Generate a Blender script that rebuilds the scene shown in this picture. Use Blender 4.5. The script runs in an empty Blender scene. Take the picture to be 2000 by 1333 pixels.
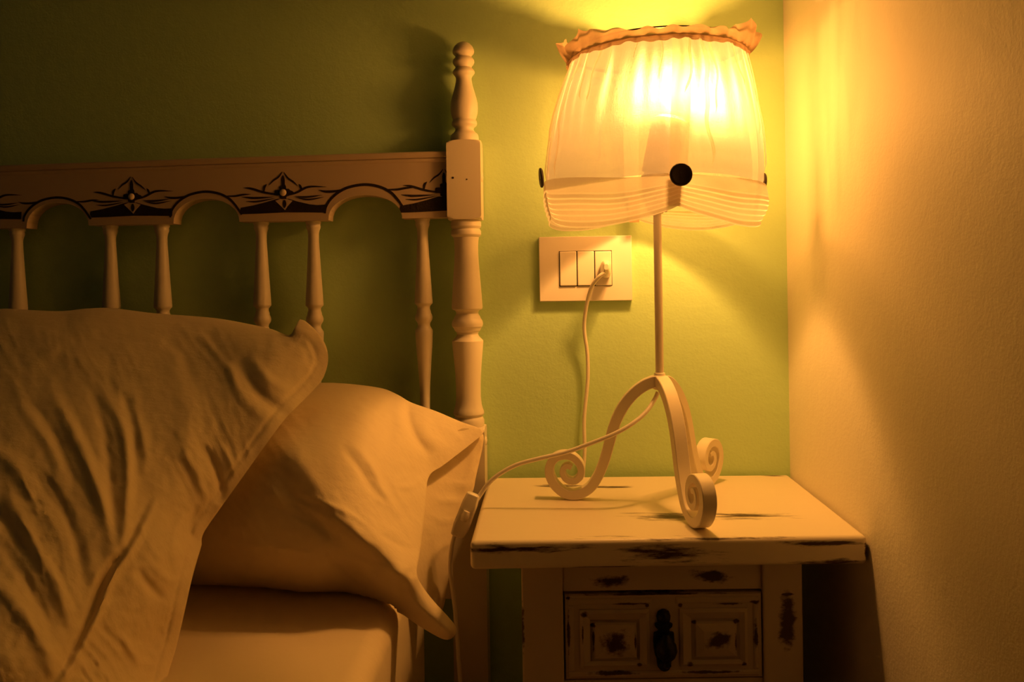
import bpy, bmesh, math, random
import numpy as np
from mathutils import Vector, Matrix, geometry, noise
random.seed(5)
sc = bpy.context.scene
PI = math.pi

# ------------------------------------------------------------------ camera
FPX = 1600.0; PPX, PPY = 937.0, 554.0           # focal length and principal point for a 2000x1333 frame
CD, CH = 1.065, 0.82                             # distance from the headboard wall, height above the floor
PSI = math.radians(4.57); RHO = 0.015
Fv = Vector((-math.sin(PSI), math.cos(PSI), 0)); Rh = Vector((math.cos(PSI), math.sin(PSI), 0)); Zv = Vector((0, 0, 1))
Rv = Rh * math.cos(RHO) - Zv * math.sin(RHO); Uv = Zv * math.cos(RHO) + Rh * math.sin(RHO)
Cv = Vector((0, -CD, CH))
cam_d = bpy.data.cameras.new('camera'); cam = bpy.data.objects.new('camera', cam_d); sc.collection.objects.link(cam)
cam_d.sensor_width = 36; cam_d.lens = FPX / 2000 * 36
cam_d.shift_x = (1000 - PPX) / 2000; cam_d.shift_y = -(666.5 - PPY) / 2000
cam_d.clip_start = .02
cam.matrix_world = Matrix(((Rv.x, Uv.x, -Fv.x, Cv.x), (Rv.y, Uv.y, -Fv.y, Cv.y), (Rv.z, Uv.z, -Fv.z, Cv.z), (0, 0, 0, 1)))
sc.camera = cam

# ------------------------------------------------------------------ light and exposure
w = bpy.data.worlds.new('world'); sc.world = w; w.use_nodes = True
w.node_tree.nodes['Background'].inputs[0].default_value = (.5, .9, .6, 1)   # faint spill from the rest of the dark room
w.node_tree.nodes['Background'].inputs[1].default_value = .005
LAMP = Vector((.126, -.136, 0)); BULB_Z = CH + .185; BULB_DX = .018   # the bulb leans a little to the right in its holder
bd = bpy.data.lights.new('bulb_light', 'POINT'); bl = bpy.data.objects.new('bulb_light', bd); sc.collection.objects.link(bl)
bd.energy = 14.5; bd.color = (1.0, .41, .08); bd.shadow_soft_size = .028
bl.location = (LAMP.x + BULB_DX, LAMP.y, BULB_Z)
sc.view_settings.view_transform = 'Standard'; sc.view_settings.look = 'None'
sc.view_settings.gamma = 1; sc.view_settings.use_curve_mapping = False
sc.view_settings.exposure = 0.0
try:
    sc.cycles.use_denoising = True
    sc.cycles.max_bounces = 12; sc.cycles.diffuse_bounces = 6; sc.cycles.transmission_bounces = 8; sc.cycles.transparent_max_bounces = 12
    sc.cycles.sample_clamp_indirect = 4
except Exception: pass

# ------------------------------------------------------------------ helpers
def ray(px, py): return Fv + Rv * ((px - PPX) / FPX) - Uv * ((py - PPY) / FPX)
def at(px, py, Y):
    r = ray(px, py); return Cv + r * ((Y + CD) / r.y)
def atz(px, py, Z):
    r = ray(px, py); return Cv + r * ((Z - CH) / r.z)
def lerp(a, b, t): return a + (b - a) * t
def sstep(a, b, x):
    t = min(1, max(0, (x - a) / (b - a))); return t * t * (3 - 2 * t)
def interp(tab, x):
    if x <= tab[0][0]: return tab[0][1]
    for (a, va), (b, vb) in zip(tab, tab[1:]):
        if x <= b: return lerp(va, vb, (x - a) / (b - a))
    return tab[-1][1]

def root(name, loc, label, cat, group=None):
    o = bpy.data.objects.new(name, None); sc.collection.objects.link(o); o.location = loc
    o.empty_display_size = .05
    o['label'] = label; o['category'] = cat
    if group: o['group'] = group
    return o
def rootloc(p):
    v = Vector((0, 0, 0))
    while p is not None: v += p.location; p = p.parent
    return v
def mesh(name, verts, faces, mat, parent=None, smooth=True, loc=None, angle=40, label=None):
    """verts are world coordinates; the object sits at its parent's origin (or at loc)"""
    org = rootloc(parent) if parent is not None else Vector(loc or (0, 0, 0))
    me = bpy.data.meshes.new(name); me.from_pydata([tuple(Vector(v) - org) for v in verts], [], faces)
    bm = bmesh.new(); bm.from_mesh(me); bmesh.ops.recalc_face_normals(bm, faces=bm.faces)
    if smooth:
        for f in bm.faces: f.smooth = True
        if angle:
            for e in bm.edges:
                if len(e.link_faces) == 2 and e.calc_face_angle(0) > math.radians(angle): e.smooth = False
    bm.to_mesh(me); bm.free()
    me.materials.append(mat)
    o = bpy.data.objects.new(name, me); sc.collection.objects.link(o)
    if parent is not None: o.parent = parent
    else: o.location = org
    if label: o['label'] = label
    return o
def bevel(o, wd, seg=3, ang=30):
    m = o.modifiers.new('bevel', 'BEVEL'); m.width = wd; m.segments = seg; m.limit_method = 'ANGLE'; m.angle_limit = math.radians(ang)
    m.harden_normals = False
    return o
class MB:
    def __init__(s): s.v = []; s.f = []
    def add(s, v, f):
        n = len(s.v); s.v += [Vector(a) for a in v]; s.f += [tuple(i + n for i in q) for q in f]; return s
    def box(s, a, b):
        x0, y0, z0 = a; x1, y1, z1 = b
        return s.add([(x0, y0, z0), (x1, y0, z0), (x1, y1, z0), (x0, y1, z0), (x0, y0, z1), (x1, y0, z1), (x1, y1, z1), (x0, y1, z1)],
                     [(0, 3, 2, 1), (4, 5, 6, 7), (0, 1, 5, 4), (1, 2, 6, 5), (2, 3, 7, 6), (3, 0, 4, 7)])
    def hexa(s, c8): return s.add(c8, [(0, 3, 2, 1), (4, 5, 6, 7), (0, 1, 5, 4), (1, 2, 6, 5), (2, 3, 7, 6), (3, 0, 4, 7)])
    def loft(s, loops, cap=True, closed=True):
        n = len(loops[0]); v = [p for l in loops for p in l]; f = []
        for i in range(len(loops) - 1):
            for j in range(n if closed else n - 1):
                k = (j + 1) % n; f.append((i * n + j, i * n + k, (i + 1) * n + k, (i + 1) * n + j))
        if cap: f.append(tuple(range(n))); f.append(tuple((len(loops) - 1) * n + j for j in reversed(range(n))))
        return s.add(v, f)
    def lathe(s, c, prof, n=48, axis=Vector((0, 0, 1))):
        """prof: (height along axis, radius)"""
        ax = Vector(axis).normalized(); u = ax.orthogonal().normalized(); v = ax.cross(u)
        return s.loft([[Vector(c) + ax * h + (u * math.cos(2 * PI * i / n) + v * math.sin(2 * PI * i / n)) * max(r, 1e-5) for i in range(n)] for h, r in prof])
    def tube(s, pts, r, n=12):
        pts = [Vector(p) for p in pts]; loops = []; u = None
        for i, p in enumerate(pts):
            t = (pts[min(i + 1, len(pts) - 1)] - pts[max(i - 1, 0)]).normalized()
            u = t.orthogonal().normalized() if u is None else (u - t * u.dot(t)).normalized()
            v = t.cross(u); rr = r(i / (len(pts) - 1)) if callable(r) else r
            loops.append([p + (u * math.cos(2 * PI * k / n) + v * math.sin(2 * PI * k / n)) * rr for k in range(n)])
        return s.loft(loops)
    def prism(s, poly, off):
        """poly: 3D outline (any winding), off: extrusion vector"""
        n = len(poly); off = Vector(off)
        tri = geometry.tessellate_polygon([[Vector(p) for p in poly]])
        v = [Vector(p) for p in poly] + [Vector(p) + off for p in poly]
        f = [tuple(t) for t in tri] + [tuple(i + n for i in reversed(t)) for t in tri]
        f += [(i, (i + 1) % n, n + (i + 1) % n, n + i) for i in range(n)]
        return s.add(v, f)
    def build(s, name, mat, parent=None, **k): return mesh(name, s.v, s.f, mat, parent, **k)
def catmull(pts, step=None, sub=8, closed=False):
    pts = [Vector(p) for p in pts]; n = len(pts); out = []
    for i in range(n if closed else n - 1):
        if closed: p0, p1, p2, p3 = pts[i - 1], pts[i], pts[(i + 1) % n], pts[(i + 2) % n]
        else: p0, p1, p2, p3 = pts[max(i - 1, 0)], pts[i], pts[i + 1], pts[min(i + 2, n - 1)]
        m = sub if step is None else max(1, int((p2 - p1).length / step))
        # centripetal-ish tangents keep uneven points free of loops
        d = (p2 - p1).length
        t1 = (p2 - p0) * (d / max(1e-9, (p2 - p1).length + (p1 - p0).length)); t2 = (p3 - p1) * (d / max(1e-9, (p3 - p2).length + (p2 - p1).length))
        for k in range(m):
            t = k / m; h = t * t * (3 - 2 * t)
            out.append(p1 * (1 - h) + p2 * h + t1 * (t ** 3 - 2 * t * t + t) + t2 * (t ** 3 - t * t))
    if not closed: out.append(pts[-1])
    return out

# ------------------------------------------------------------------ materials
def newmat(name):
    m = bpy.data.materials.new(name); m.use_nodes = True; nt = m.node_tree
    return m, nt, nt.nodes['Principled BSDF']
def N(nt, t, **k):
    n = nt.nodes.new(t)
    for a, b in k.items(): setattr(n, a, b)
    return n
def math_node(nt, op, a, b=None, c=None, clamp=False):
    n = nt.nodes.new('ShaderNodeMath'); n.operation = op; n.use_clamp = clamp
    for i, x in enumerate((a, b, c)):
        if x is None: continue
        if isinstance(x, (int, float)): n.inputs[i].default_value = x
        else: nt.links.new(x, n.inputs[i])
    return n.outputs[0]
def noise_node(nt, vec, scale, detail=4, rough=.5, stretch=None):
    if stretch:
        mp = N(nt, 'ShaderNodeMapping'); mp.inputs['Scale'].default_value = stretch; nt.links.new(vec, mp.inputs['Vector']); vec = mp.outputs[0]
    n = N(nt, 'ShaderNodeTexNoise'); n.inputs['Scale'].default_value = scale; n.inputs['Detail'].default_value = detail; n.inputs['Roughness'].default_value = rough
    nt.links.new(vec, n.inputs['Vector']); return n.outputs['Fac']
def bump(nt, h, strength, dist, prev=None):
    b = N(nt, 'ShaderNodeBump'); b.inputs['Strength'].default_value = strength; b.inputs['Distance'].default_value = dist
    nt.links.new(h, b.inputs['Height'])
    if prev: nt.links.new(prev, b.inputs['Normal'])
    return b.outputs[0]
def simple(name, col, rough=.5, spec=.5, metal=0, bumps=(), var=0):
    m, nt, p = newmat(name)
    p.inputs['Base Color'].default_value = (*col, 1); p.inputs['Roughness'].default_value = rough
    p.inputs['Specular IOR Level'].default_value = spec; p.inputs['Metallic'].default_value = metal
    tc = N(nt, 'ShaderNodeTexCoord').outputs['Object']; prev = None
    for sc_, st, di, stretch in bumps:
        prev = bump(nt, noise_node(nt, tc, sc_, 4, .55, stretch), st, di, prev)
    if prev: nt.links.new(prev, p.inputs['Normal'])
    if var:
        f = noise_node(nt, tc, 9, 5); mx = N(nt, 'ShaderNodeMix', data_type='RGBA')
        mx.inputs[6].default_value = (*[c * (1 - var) for c in col], 1); mx.inputs[7].default_value = (*[min(1, c * (1 + var)) for c in col], 1)
        nt.links.new(f, mx.inputs[0]); nt.links.new(mx.outputs[2], p.inputs['Base Color'])
    return m
M_green = simple('green_wall_paint', (.53, .76, .38), .55, .35, bumps=((90, .2, .003, None), (380, .25, .001, None)))
M_cream = simple('cream_wall_paint', (.80, .74, .62), .6, .35, bumps=((60, .2, .003, None), (300, .3, .001, None)))
M_wood = simple('ivory_lacquered_wood', (.80, .72, .60), .42, .45, bumps=((40, .12, .002, (1, 1, .15)), (400, .05, .0005, None)), var=.03)
M_rail = simple('tan_rail_wood', (.62, .49, .37), .42, .4, bumps=((40, .12, .002, (.15, 1, 1)),), var=.04)  # base colour darker and browner than the posts and spindles
M_burnt = simple('burnt_dark_carving', (.022, .012, .008), .6, .4, bumps=((420, .8, .001, None),))
M_bead = simple('carved_bead_wood', (.72, .6, .46), .45)
M_lampmetal = simple('cream_lamp_metal', (.84, .76, .62), .38, .5, bumps=((300, .08, .0005, None),))
M_plastic = simple('ivory_plastic', (.84, .78, .68), .35, .5)
M_plate = simple('glossy_white_plastic', (.86, .80, .74), .3, .5)
M_dark = simple('dark_recess', (.03, .025, .02), .7)
M_iron = simple('black_iron', (.006, .006, .006), .45, .4, bumps=((160, .5, .002, None),))
M_button = simple('dark_brown_button', (.028, .016, .013), .5, .4, bumps=((120, .4, .001, (1, 1, .2)),))
M_wire = simple('dark_wire', (.02, .018, .015), .4, .5, .6)
M_floor, nt, p = newmat('floor_tiles')
tc = N(nt, 'ShaderNodeTexCoord').outputs['Object']; br = N(nt, 'ShaderNodeTexBrick'); br.offset = 0; br.inputs['Scale'].default_value = 3
br.inputs['Color1'].default_value = (.22, .12, .07, 1); br.inputs['Color2'].default_value = (.26, .14, .08, 1); br.inputs['Mortar'].default_value = (.1, .08, .06, 1)
br.inputs['Mortar Size'].default_value = .01; br.inputs['Brick Width'].default_value = 1; br.inputs['Row Height'].default_value = 1
nt.links.new(tc, br.inputs['Vector']); nt.links.new(br.outputs[0], p.inputs['Base Color']); p.inputs['Roughness'].default_value = .4

def cloth_mat(name, col, amp=1.0):
    m, nt, p = newmat(name)
    p.inputs['Base Color'].default_value = (*col, 1); p.inputs['Roughness'].default_value = .85; p.inputs['Specular IOR Level'].default_value = .2
    p.inputs['Sheen Weight'].default_value = .15
    tc = N(nt, 'ShaderNodeTexCoord').outputs['Object']
    wv = N(nt, 'ShaderNodeTexNoise'); wv.inputs['Scale'].default_value = 5; wv.inputs['Detail'].default_value = 2; nt.links.new(tc, wv.inputs['Vector'])
    # soft irregular creasing: distorted ridged noise
    n1 = N(nt, 'ShaderNodeTexNoise'); n1.noise_type = 'RIDGED_MULTIFRACTAL'; n1.inputs['Scale'].default_value = 5.5; n1.inputs['Detail'].default_value = 3
    n1.inputs['Roughness'].default_value = .5; n1.inputs['Distortion'].default_value = .6
    mp = N(nt, 'ShaderNodeMapping'); mp.inputs['Rotation'].default_value = (.2, .5, .4); mp.inputs['Scale'].default_value = (1.6, 1, .8)
    nt.links.new(tc, mp.inputs['Vector']); nt.links.new(mp.outputs[0], n1.inputs['Vector'])
    b = bump(nt, n1.outputs['Fac'], .16 * amp, .005)
    b = bump(nt, noise_node(nt, tc, 38, 4, .6, (1, 1.6, 1)), .30 * amp, .004, b)
    b = bump(nt, noise_node(nt, tc, 900, 2), .12, .0006, b)
    nt.links.new(b, p.inputs['Normal'])
    return m
M_linen = cloth_mat('white_pillow_cotton', (.88, .73, .50))
M_linen2 = cloth_mat('white_pillow_cotton_plain', (.86, .72, .50), .9)
M_sheet = cloth_mat('white_sheet_cotton', (.84, .70, .48), .7)

def shade_mat(name, col, trans, glow, clear, weave=True):
    """thin woven cloth: diffuse + translucent + forward scatter + open weave"""
    m = bpy.data.materials.new(name); m.use_nodes = True; nt = m.node_tree
    for n in list(nt.nodes):
        if n.type != 'OUTPUT_MATERIAL': nt.nodes.remove(n)
    out = nt.nodes['Material Output']
    tc = N(nt, 'ShaderNodeTexCoord').outputs['Object']
    hw = noise_node(nt, tc, 260, 3, .6, (1, 1, 3)); hv = noise_node(nt, tc, 260, 3, .6, (2.5, 2.5, .5))
    h = math_node(nt, 'ADD', hw, hv)
    big = noise_node(nt, tc, 26, 4, .6, (1.4, 1.4, .45))
    nb = bump(nt, h, .25, .0006); nb = bump(nt, big, .35, .003, nb)
    cm = N(nt, 'ShaderNodeMix', data_type='RGBA'); cm.inputs[6].default_value = (*[c * .90 for c in col], 1); cm.inputs[7].default_value = (*col, 1)
    nt.links.new(math_node(nt, 'MULTIPLY', h, .5), cm.inputs[0])
    D = N(nt, 'ShaderNodeBsdfDiffuse'); T = N(nt, 'ShaderNodeBsdfTranslucent'); G = N(nt, 'ShaderNodeBsdfRefraction'); C = N(nt, 'ShaderNodeBsdfTransparent')
    G.inputs['IOR'].default_value = 1.7; G.inputs['Roughness'].default_value = .6
    for b in (D, T, G):
        nt.links.new(cm.outputs[2], b.inputs['Color']); nt.links.new(nb, b.inputs['Normal'])
    C.inputs['Color'].default_value = (1, .93, .8, 1)
    def mix(f, a, b):
        mx = N(nt, 'ShaderNodeMixShader'); mx.inputs[0].default_value = f; nt.links.new(a.outputs[0], mx.inputs[1]); nt.links.new(b.outputs[0], mx.inputs[2]); return mx
    s = mix(clear, mix(glow, mix(trans, D, T), G), C)
    nt.links.new(s.outputs[0], out.inputs[0])
    return m
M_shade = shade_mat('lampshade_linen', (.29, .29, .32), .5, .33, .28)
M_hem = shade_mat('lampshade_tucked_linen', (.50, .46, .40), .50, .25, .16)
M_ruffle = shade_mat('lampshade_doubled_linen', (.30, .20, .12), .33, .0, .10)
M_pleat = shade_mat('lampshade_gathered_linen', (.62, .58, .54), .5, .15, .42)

def worn(name, base, patches, org, grain=(.35, 3, 3), rough=.42, rag=3.2, soft=.55):
    """painted wood rubbed through to dark wood in named patches: (centre world, radii)"""
    m, nt, p = newmat(name)
    tc = N(nt, 'ShaderNodeTexCoord').outputs['Object']
    acc = None
    for c, r in patches:
        sub = N(nt, 'ShaderNodeVectorMath', operation='SUBTRACT'); nt.links.new(tc, sub.inputs[0]); sub.inputs[1].default_value = tuple(Vector(c) - Vector(org))
        dv = N(nt, 'ShaderNodeVectorMath', operation='DIVIDE'); nt.links.new(sub.outputs[0], dv.inputs[0]); dv.inputs[1].default_value = r
        ln = N(nt, 'ShaderNodeVectorMath', operation='LENGTH'); nt.links.new(dv.outputs[0], ln.inputs[0])
        v = math_node(nt, 'SUBTRACT', 1.0, ln.outputs['Value'])
        acc = v if acc is None else math_node(nt, 'MAXIMUM', acc, v)
    ns = noise_node(nt, tc, 55, 6, .7, grain)
    s = math_node(nt, 'ADD', math_node(nt, 'MAXIMUM', acc, -1.0), math_node(nt, 'MULTIPLY', math_node(nt, 'SUBTRACT', ns, .5), rag))
    f = N(nt, 'ShaderNodeMapRange'); f.inputs[1].default_value = .20; f.inputs[2].default_value = .20 + soft; nt.links.new(s, f.inputs[0])
    # fine scattered rub marks
    mx = N(nt, 'ShaderNodeMix', data_type='RGBA'); mx.inputs[6].default_value = (*base, 1); mx.inputs[7].default_value = (.06, .024, .014, 1)
    nt.links.new(f.outputs[0], mx.inputs[0]); nt.links.new(mx.outputs[2], p.inputs['Base Color'])
    p.inputs['Roughness'].default_value = rough
    b = bump(nt, noise_node(nt, tc, 30, 4, .5, grain), .15, .002)
    nt.links.new(b, p.inputs['Normal'])
    return m

# ------------------------------------------------------------------ room shell
WX = .3055
def struct(name, a, b, mat):
    m = MB(); m.box(a, b); o = m.build(name, mat, smooth=False, loc=((a[0] + b[0]) / 2, (a[1] + b[1]) / 2, a[2])); o['kind'] = 'structure'; return o
struct('wall_back', (-2.6, 0, 0), (WX, .12, 2.5), M_green)
struct('wall_right', (WX, -3.4, 0), (WX + .12, .12, 2.5), M_cream)
struct('floor', (-2.6, -3.4, -.1), (WX, 0, 0), M_floor)

# ------------------------------------------------------------------ bed frame with headboard
YH = -.0235                                     # centre plane of the headboard
YF = -.0370                                    # front face of the rail
bed = root('bed', (-.60, -.0235, 0), 'ivory wooden bed with turned post and carved arched headboard against green wall', 'bed')
def square_section(c, a, r, z, n=64):
    out = []
    for i in range(n):
        t = 2 * PI * (i + .0) / n; rho = min(a / max(abs(math.cos(t)), abs(math.sin(t))), r)
        out.append((c[0] + rho * math.cos(t), c[1] + rho * math.sin(t), z))
    return out
def post_profile(cx, cy, Yref):
    """turned profile read as (pixel row, pixel radius) at the near post"""
    zc = 1.031; s = zc / FPX
    def zz(py): return at(907, py, cy).z
    fin = [(82, 2), (83, 7), (86, 13), (92, 18.5), (98, 21), (102, 21.5), (106, 20), (109, 16.5), (112, 16), (115, 19), (118, 21), (122, 21.5), (126, 20), (130, 16.5), (133, 16),
           (136, 19), (140, 21.5), (143, 22), (147, 19), (150, 16.5), (154, 15.5), (160, 16), (168, 17.5), (180, 21), (192, 24.5), (203, 26.8), (212, 27.3), (221, 26.6), (230, 24.2), (234, 22.5),
           (236, 22.5), (238, 24.5), (243, 25), (246, 24), (249, 20), (253, 18), (257, 19.5), (260, 22), (262, 25), (265, 27), (271, 28), (276, 28), (279, 27)]
    mid = [(430, 27), (433, 29), (436, 30.2), (443, 30.2), (446, 28.5), (448, 26.8), (450, 28.5), (453, 29.8), (459, 29.8), (462, 28), (464, 25.5), (470, 24.4), (480, 23.6), (495, 23.6), (510, 24.2), (530, 25.6), (555, 27.6),
           (580, 29.4), (599, 30.6), (603, 30.4), (605, 29), (607, 24), (610, 22.2), (613, 22), (616, 23.5), (619, 25.8), (622, 26.4), (624, 28), (628, 30.2), (633, 31), (638, 30), (641, 27.5), (643, 26.5), (646, 25.4), (649, 22), (653, 21), (657, 22.4), (660, 25), (663, 28.4), (666, 31),
           (669, 31), (685, 29.6), (705, 27.6), (730, 25.6), (755, 24.6), (775, 24.6), (790, 26), (799, 28.4), (804, 30.4), (808, 30.6), (811, 29), (813, 27), (816, 28.5), (820, 30.6), (827, 31), (831, 30), (834, 27)]
    return fin, mid, zz, s
def make_post(cx, cy):
    fin, mid, zz, s = post_profile(cx, cy, None)
    a = 33.2 * s; k = 1.0 / .978
    def sm(tab):
        return [(zz(py), r * s) for py, r in tab]
    z0, z1 = zz(431), zz(278); sh = 9 * s
    m = MB()
    # carved block with shouldered ends
    L = []
    for t in range(7): L.append(square_section((cx, cy), a, lerp(a * .98, a * 1.42, math.sin(t / 6 * PI / 2)), z0 + sh * (1 - math.cos(t / 6 * PI / 2))))
    for t in range(6, -1, -1): L.append(square_section((cx, cy), a, lerp(a * .98, a * 1.42, math.sin(t / 6 * PI / 2)), z1 - sh * (1 - math.cos(t / 6 * PI / 2))))
    m.loft(L)
    m.lathe((cx, cy, 0), list(reversed(sm(mid))), 48)
    zb = zz(832); L = [square_section((cx, cy), a, a * 1.42, .0)]
    for t in range(6, -1, -1): L.append(square_section((cx, cy), a, lerp(a * .98, a * 1.42, math.sin(t / 6 * PI / 2)), zb - sh * (1 - math.cos(t / 6 * PI / 2))))
    m.loft(L)
    post = m.build('post', M_wood, bed, angle=28)
    m = MB(); m.lathe((cx, cy, 0), list(reversed(sm(fin))), 48); m.build('finial', M_wood, post, angle=50)
    for py in (349, 860):
        m = MB(); c = Vector((cx + a - .001, cy - .006, zz(py))); m.lathe(c, [(0, .0062), (.0015, .0058), (.0028, .004), (.0034, .0001)], 20, (1, 0, 0))
        m.build('dowel_cap', M_wood, post)
    for dx, dz, r in ((-.0135, .0045, .0014), (.004, .0022, .0009)):      # two small nicks in the block face
        m = MB(); c = Vector((cx + dx, cy - a - .0001, zz(349) + dz - .006)); m.lathe(c, [(-.0002, r), (.0001, r * .8)], 12, (0, 1, 0)); m.build('nick', M_burnt, post)
    return a
PX0 = at(905.5, 350, YH - .0215).x
HALF = make_post(PX0, YH)
PXL = PX0 - .915; make_post(PXL, YH)

# rail front outline, read from the photograph on the rail's front plane
def RP(px, py, Y=YF): return at(px, py, Y)
def arch_pts(x0, y0, x1, y1, apex_y, n=20, ex=0.82):
    out = []
    for i in range(n + 1):
        t = PI * i / n; xm = (x0 + x1) / 2 - (x1 - x0) / 2 * math.cos(t); base = lerp(y0, y1, i / n)
        out.append((xm, lerp(base, apex_y, math.sin(t) ** .88)))
    return out
arches = [(52, 446, 172.5, 440.5, 396), (339, 437.2, 467, 433.7, 388.5), (641.6, 430.5, 785, 427.2, 381.5)]
# continue the pattern leftward out of the frame
per_m = (RP(712, 430).x - RP(403, 437).x)
outline = [(873, 295.8), (440, 309), (0, 324.3)]
top = [RP(*q) for q in outline]
tl = Vector((PXL + .01, YF, 0)); tl.z = top[-1].z + (top[-1].z - top[0].z) * 0
bot = []
A_w = []
for a in arches: A_w.append([RP(*q) for q in arch_pts(*a)])
a0 = A_w[0]
for k in (2, 1): bot += [[Vector((p.x - .190 * k, p.y, p.z)) for p in a0]]
bot = [p for g in bot + A_w for p in g]
end = RP(873, 424.8)
zb_left = a0[0].z
poly = [Vector((PXL + .01, YF, zb_left)), *bot, end, top[0], top[1], top[2], Vector((PXL + .01, YF, top[2].z))]
TH = .023
m = MB(); m.prism([(p.x, YF, p.z) for p in poly], (0, TH, 0)); rail = bevel(m.build('carved_rail', M_rail, bed, smooth=False), .0012, 2, 35)
# stepped moulding along the top of the rail
def strip(pts, y0, y1, name='top_moulding', mat=M_rail, parent=None):
    m = MB(); L = []
    for (pt, pb) in pts: L.append([(pt.x, y0 + .0025, pt.z), (pt.x, y0, pt.z - .0015), (pb.x, y0, pb.z + .0015), (pb.x, y0 + .0012, pb.z), (pb.x, y1, pb.z), (pt.x, y1, pt.z)])
    m.loft(L); return m.build(name, mat, parent)
e = Vector((PXL + .01, YF, top[2].z))
tp = [e, top[2], top[1], top[0]]
strip([(p + Vector((0, 0, .0006)), p - Vector((0, 0, .0075))) for p in tp], YF - .0028, YF + .004, parent=rail)
strip([(p - Vector((0, 0, .0072)), p - Vector((0, 0, .0130))) for p in tp], YF - .0014, YF + .004, parent=rail)

# burnt carving: tapered strokes lying proud of the face by half a millimetre
def stroke(pts, wmax, taper=(0, 0), to3=None, y=YF - .0004):
    c = catmull([Vector((x, yy, 0)) for x, yy in pts], sub=6); n = len(c); L = []; R = []
    for i, p in enumerate(c):
        t = (c[min(i + 1, n - 1)] - c[max(i - 1, 0)]).normalized(); q = i / (n - 1)
        ww = wmax / 2 * min(1, taper[0] + (1 - taper[0]) * math.sin(min(1, q * 2.2) * PI / 2), taper[1] + (1 - taper[1]) * math.sin(min(1, (1 - q) * 2.2) * PI / 2)) + .02 * wmax
        nrm = Vector((-t.y, t.x, 0)); L.append(p + nrm * ww); R.append(p - nrm * ww)
    m = MB(); loops = []
    for a, b in zip(L, R):
        A = to3(a.x, a.y); B = to3(b.x, b.y)
        loops.append([(A.x, y, A.z), (B.x, y, B.z), (B.x, YF + .001, B.z), (A.x, YF + .001, A.z)])
    m.loft(loops); return m
# groove along each arch (traced on the right-hand arch, in crop units of .3 px)
Z3 = lambda x, y: (440 + x * .3, 270 + y * .3)
arc_c = ((641.6 + 785) / 2, 429); arc_w = 143.4
def arch_map(k):
    if k < 0:
        f = arch_map(0); return lambda x, y: f(x, y) + Vector((.190 * k, 0, 0))
    a = arches[k]; cx = (a[0] + a[2]) / 2; cy = (a[1] + a[3]) / 2; s = (a[2] - a[0]) / arc_w
    return lambda x, y: RP(cx + (Z3(x, y)[0] - arc_c[0]) * s, cy + (Z3(x, y)[1] - arc_c[1]) * s)
for k in (-2, -1, 0, 1, 2):
    f = arch_map(k); m = MB()
    g = stroke([(648, 490), (655, 450), (685, 400), (735, 355), (800, 322), (905, 303), (1000, 316), (1075, 352), (1120, 398), (1150, 440), (1170, 470)], 17, (.8, .8), f); m.add(g.v, g.f)
    g = stroke([(605, 338), (650, 348), (710, 347), (780, 335)], 15, (0, .6), f, YF - .00045); m.add(g.v, g.f)
    g = stroke([(1060, 336), (1120, 335), (1180, 325), (1238, 322)], 14, (.5, 0), f, YF - .00045); m.add(g.v, g.f)
    m.build('carved_groove', M_burnt, rail, smooth=False)
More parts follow.
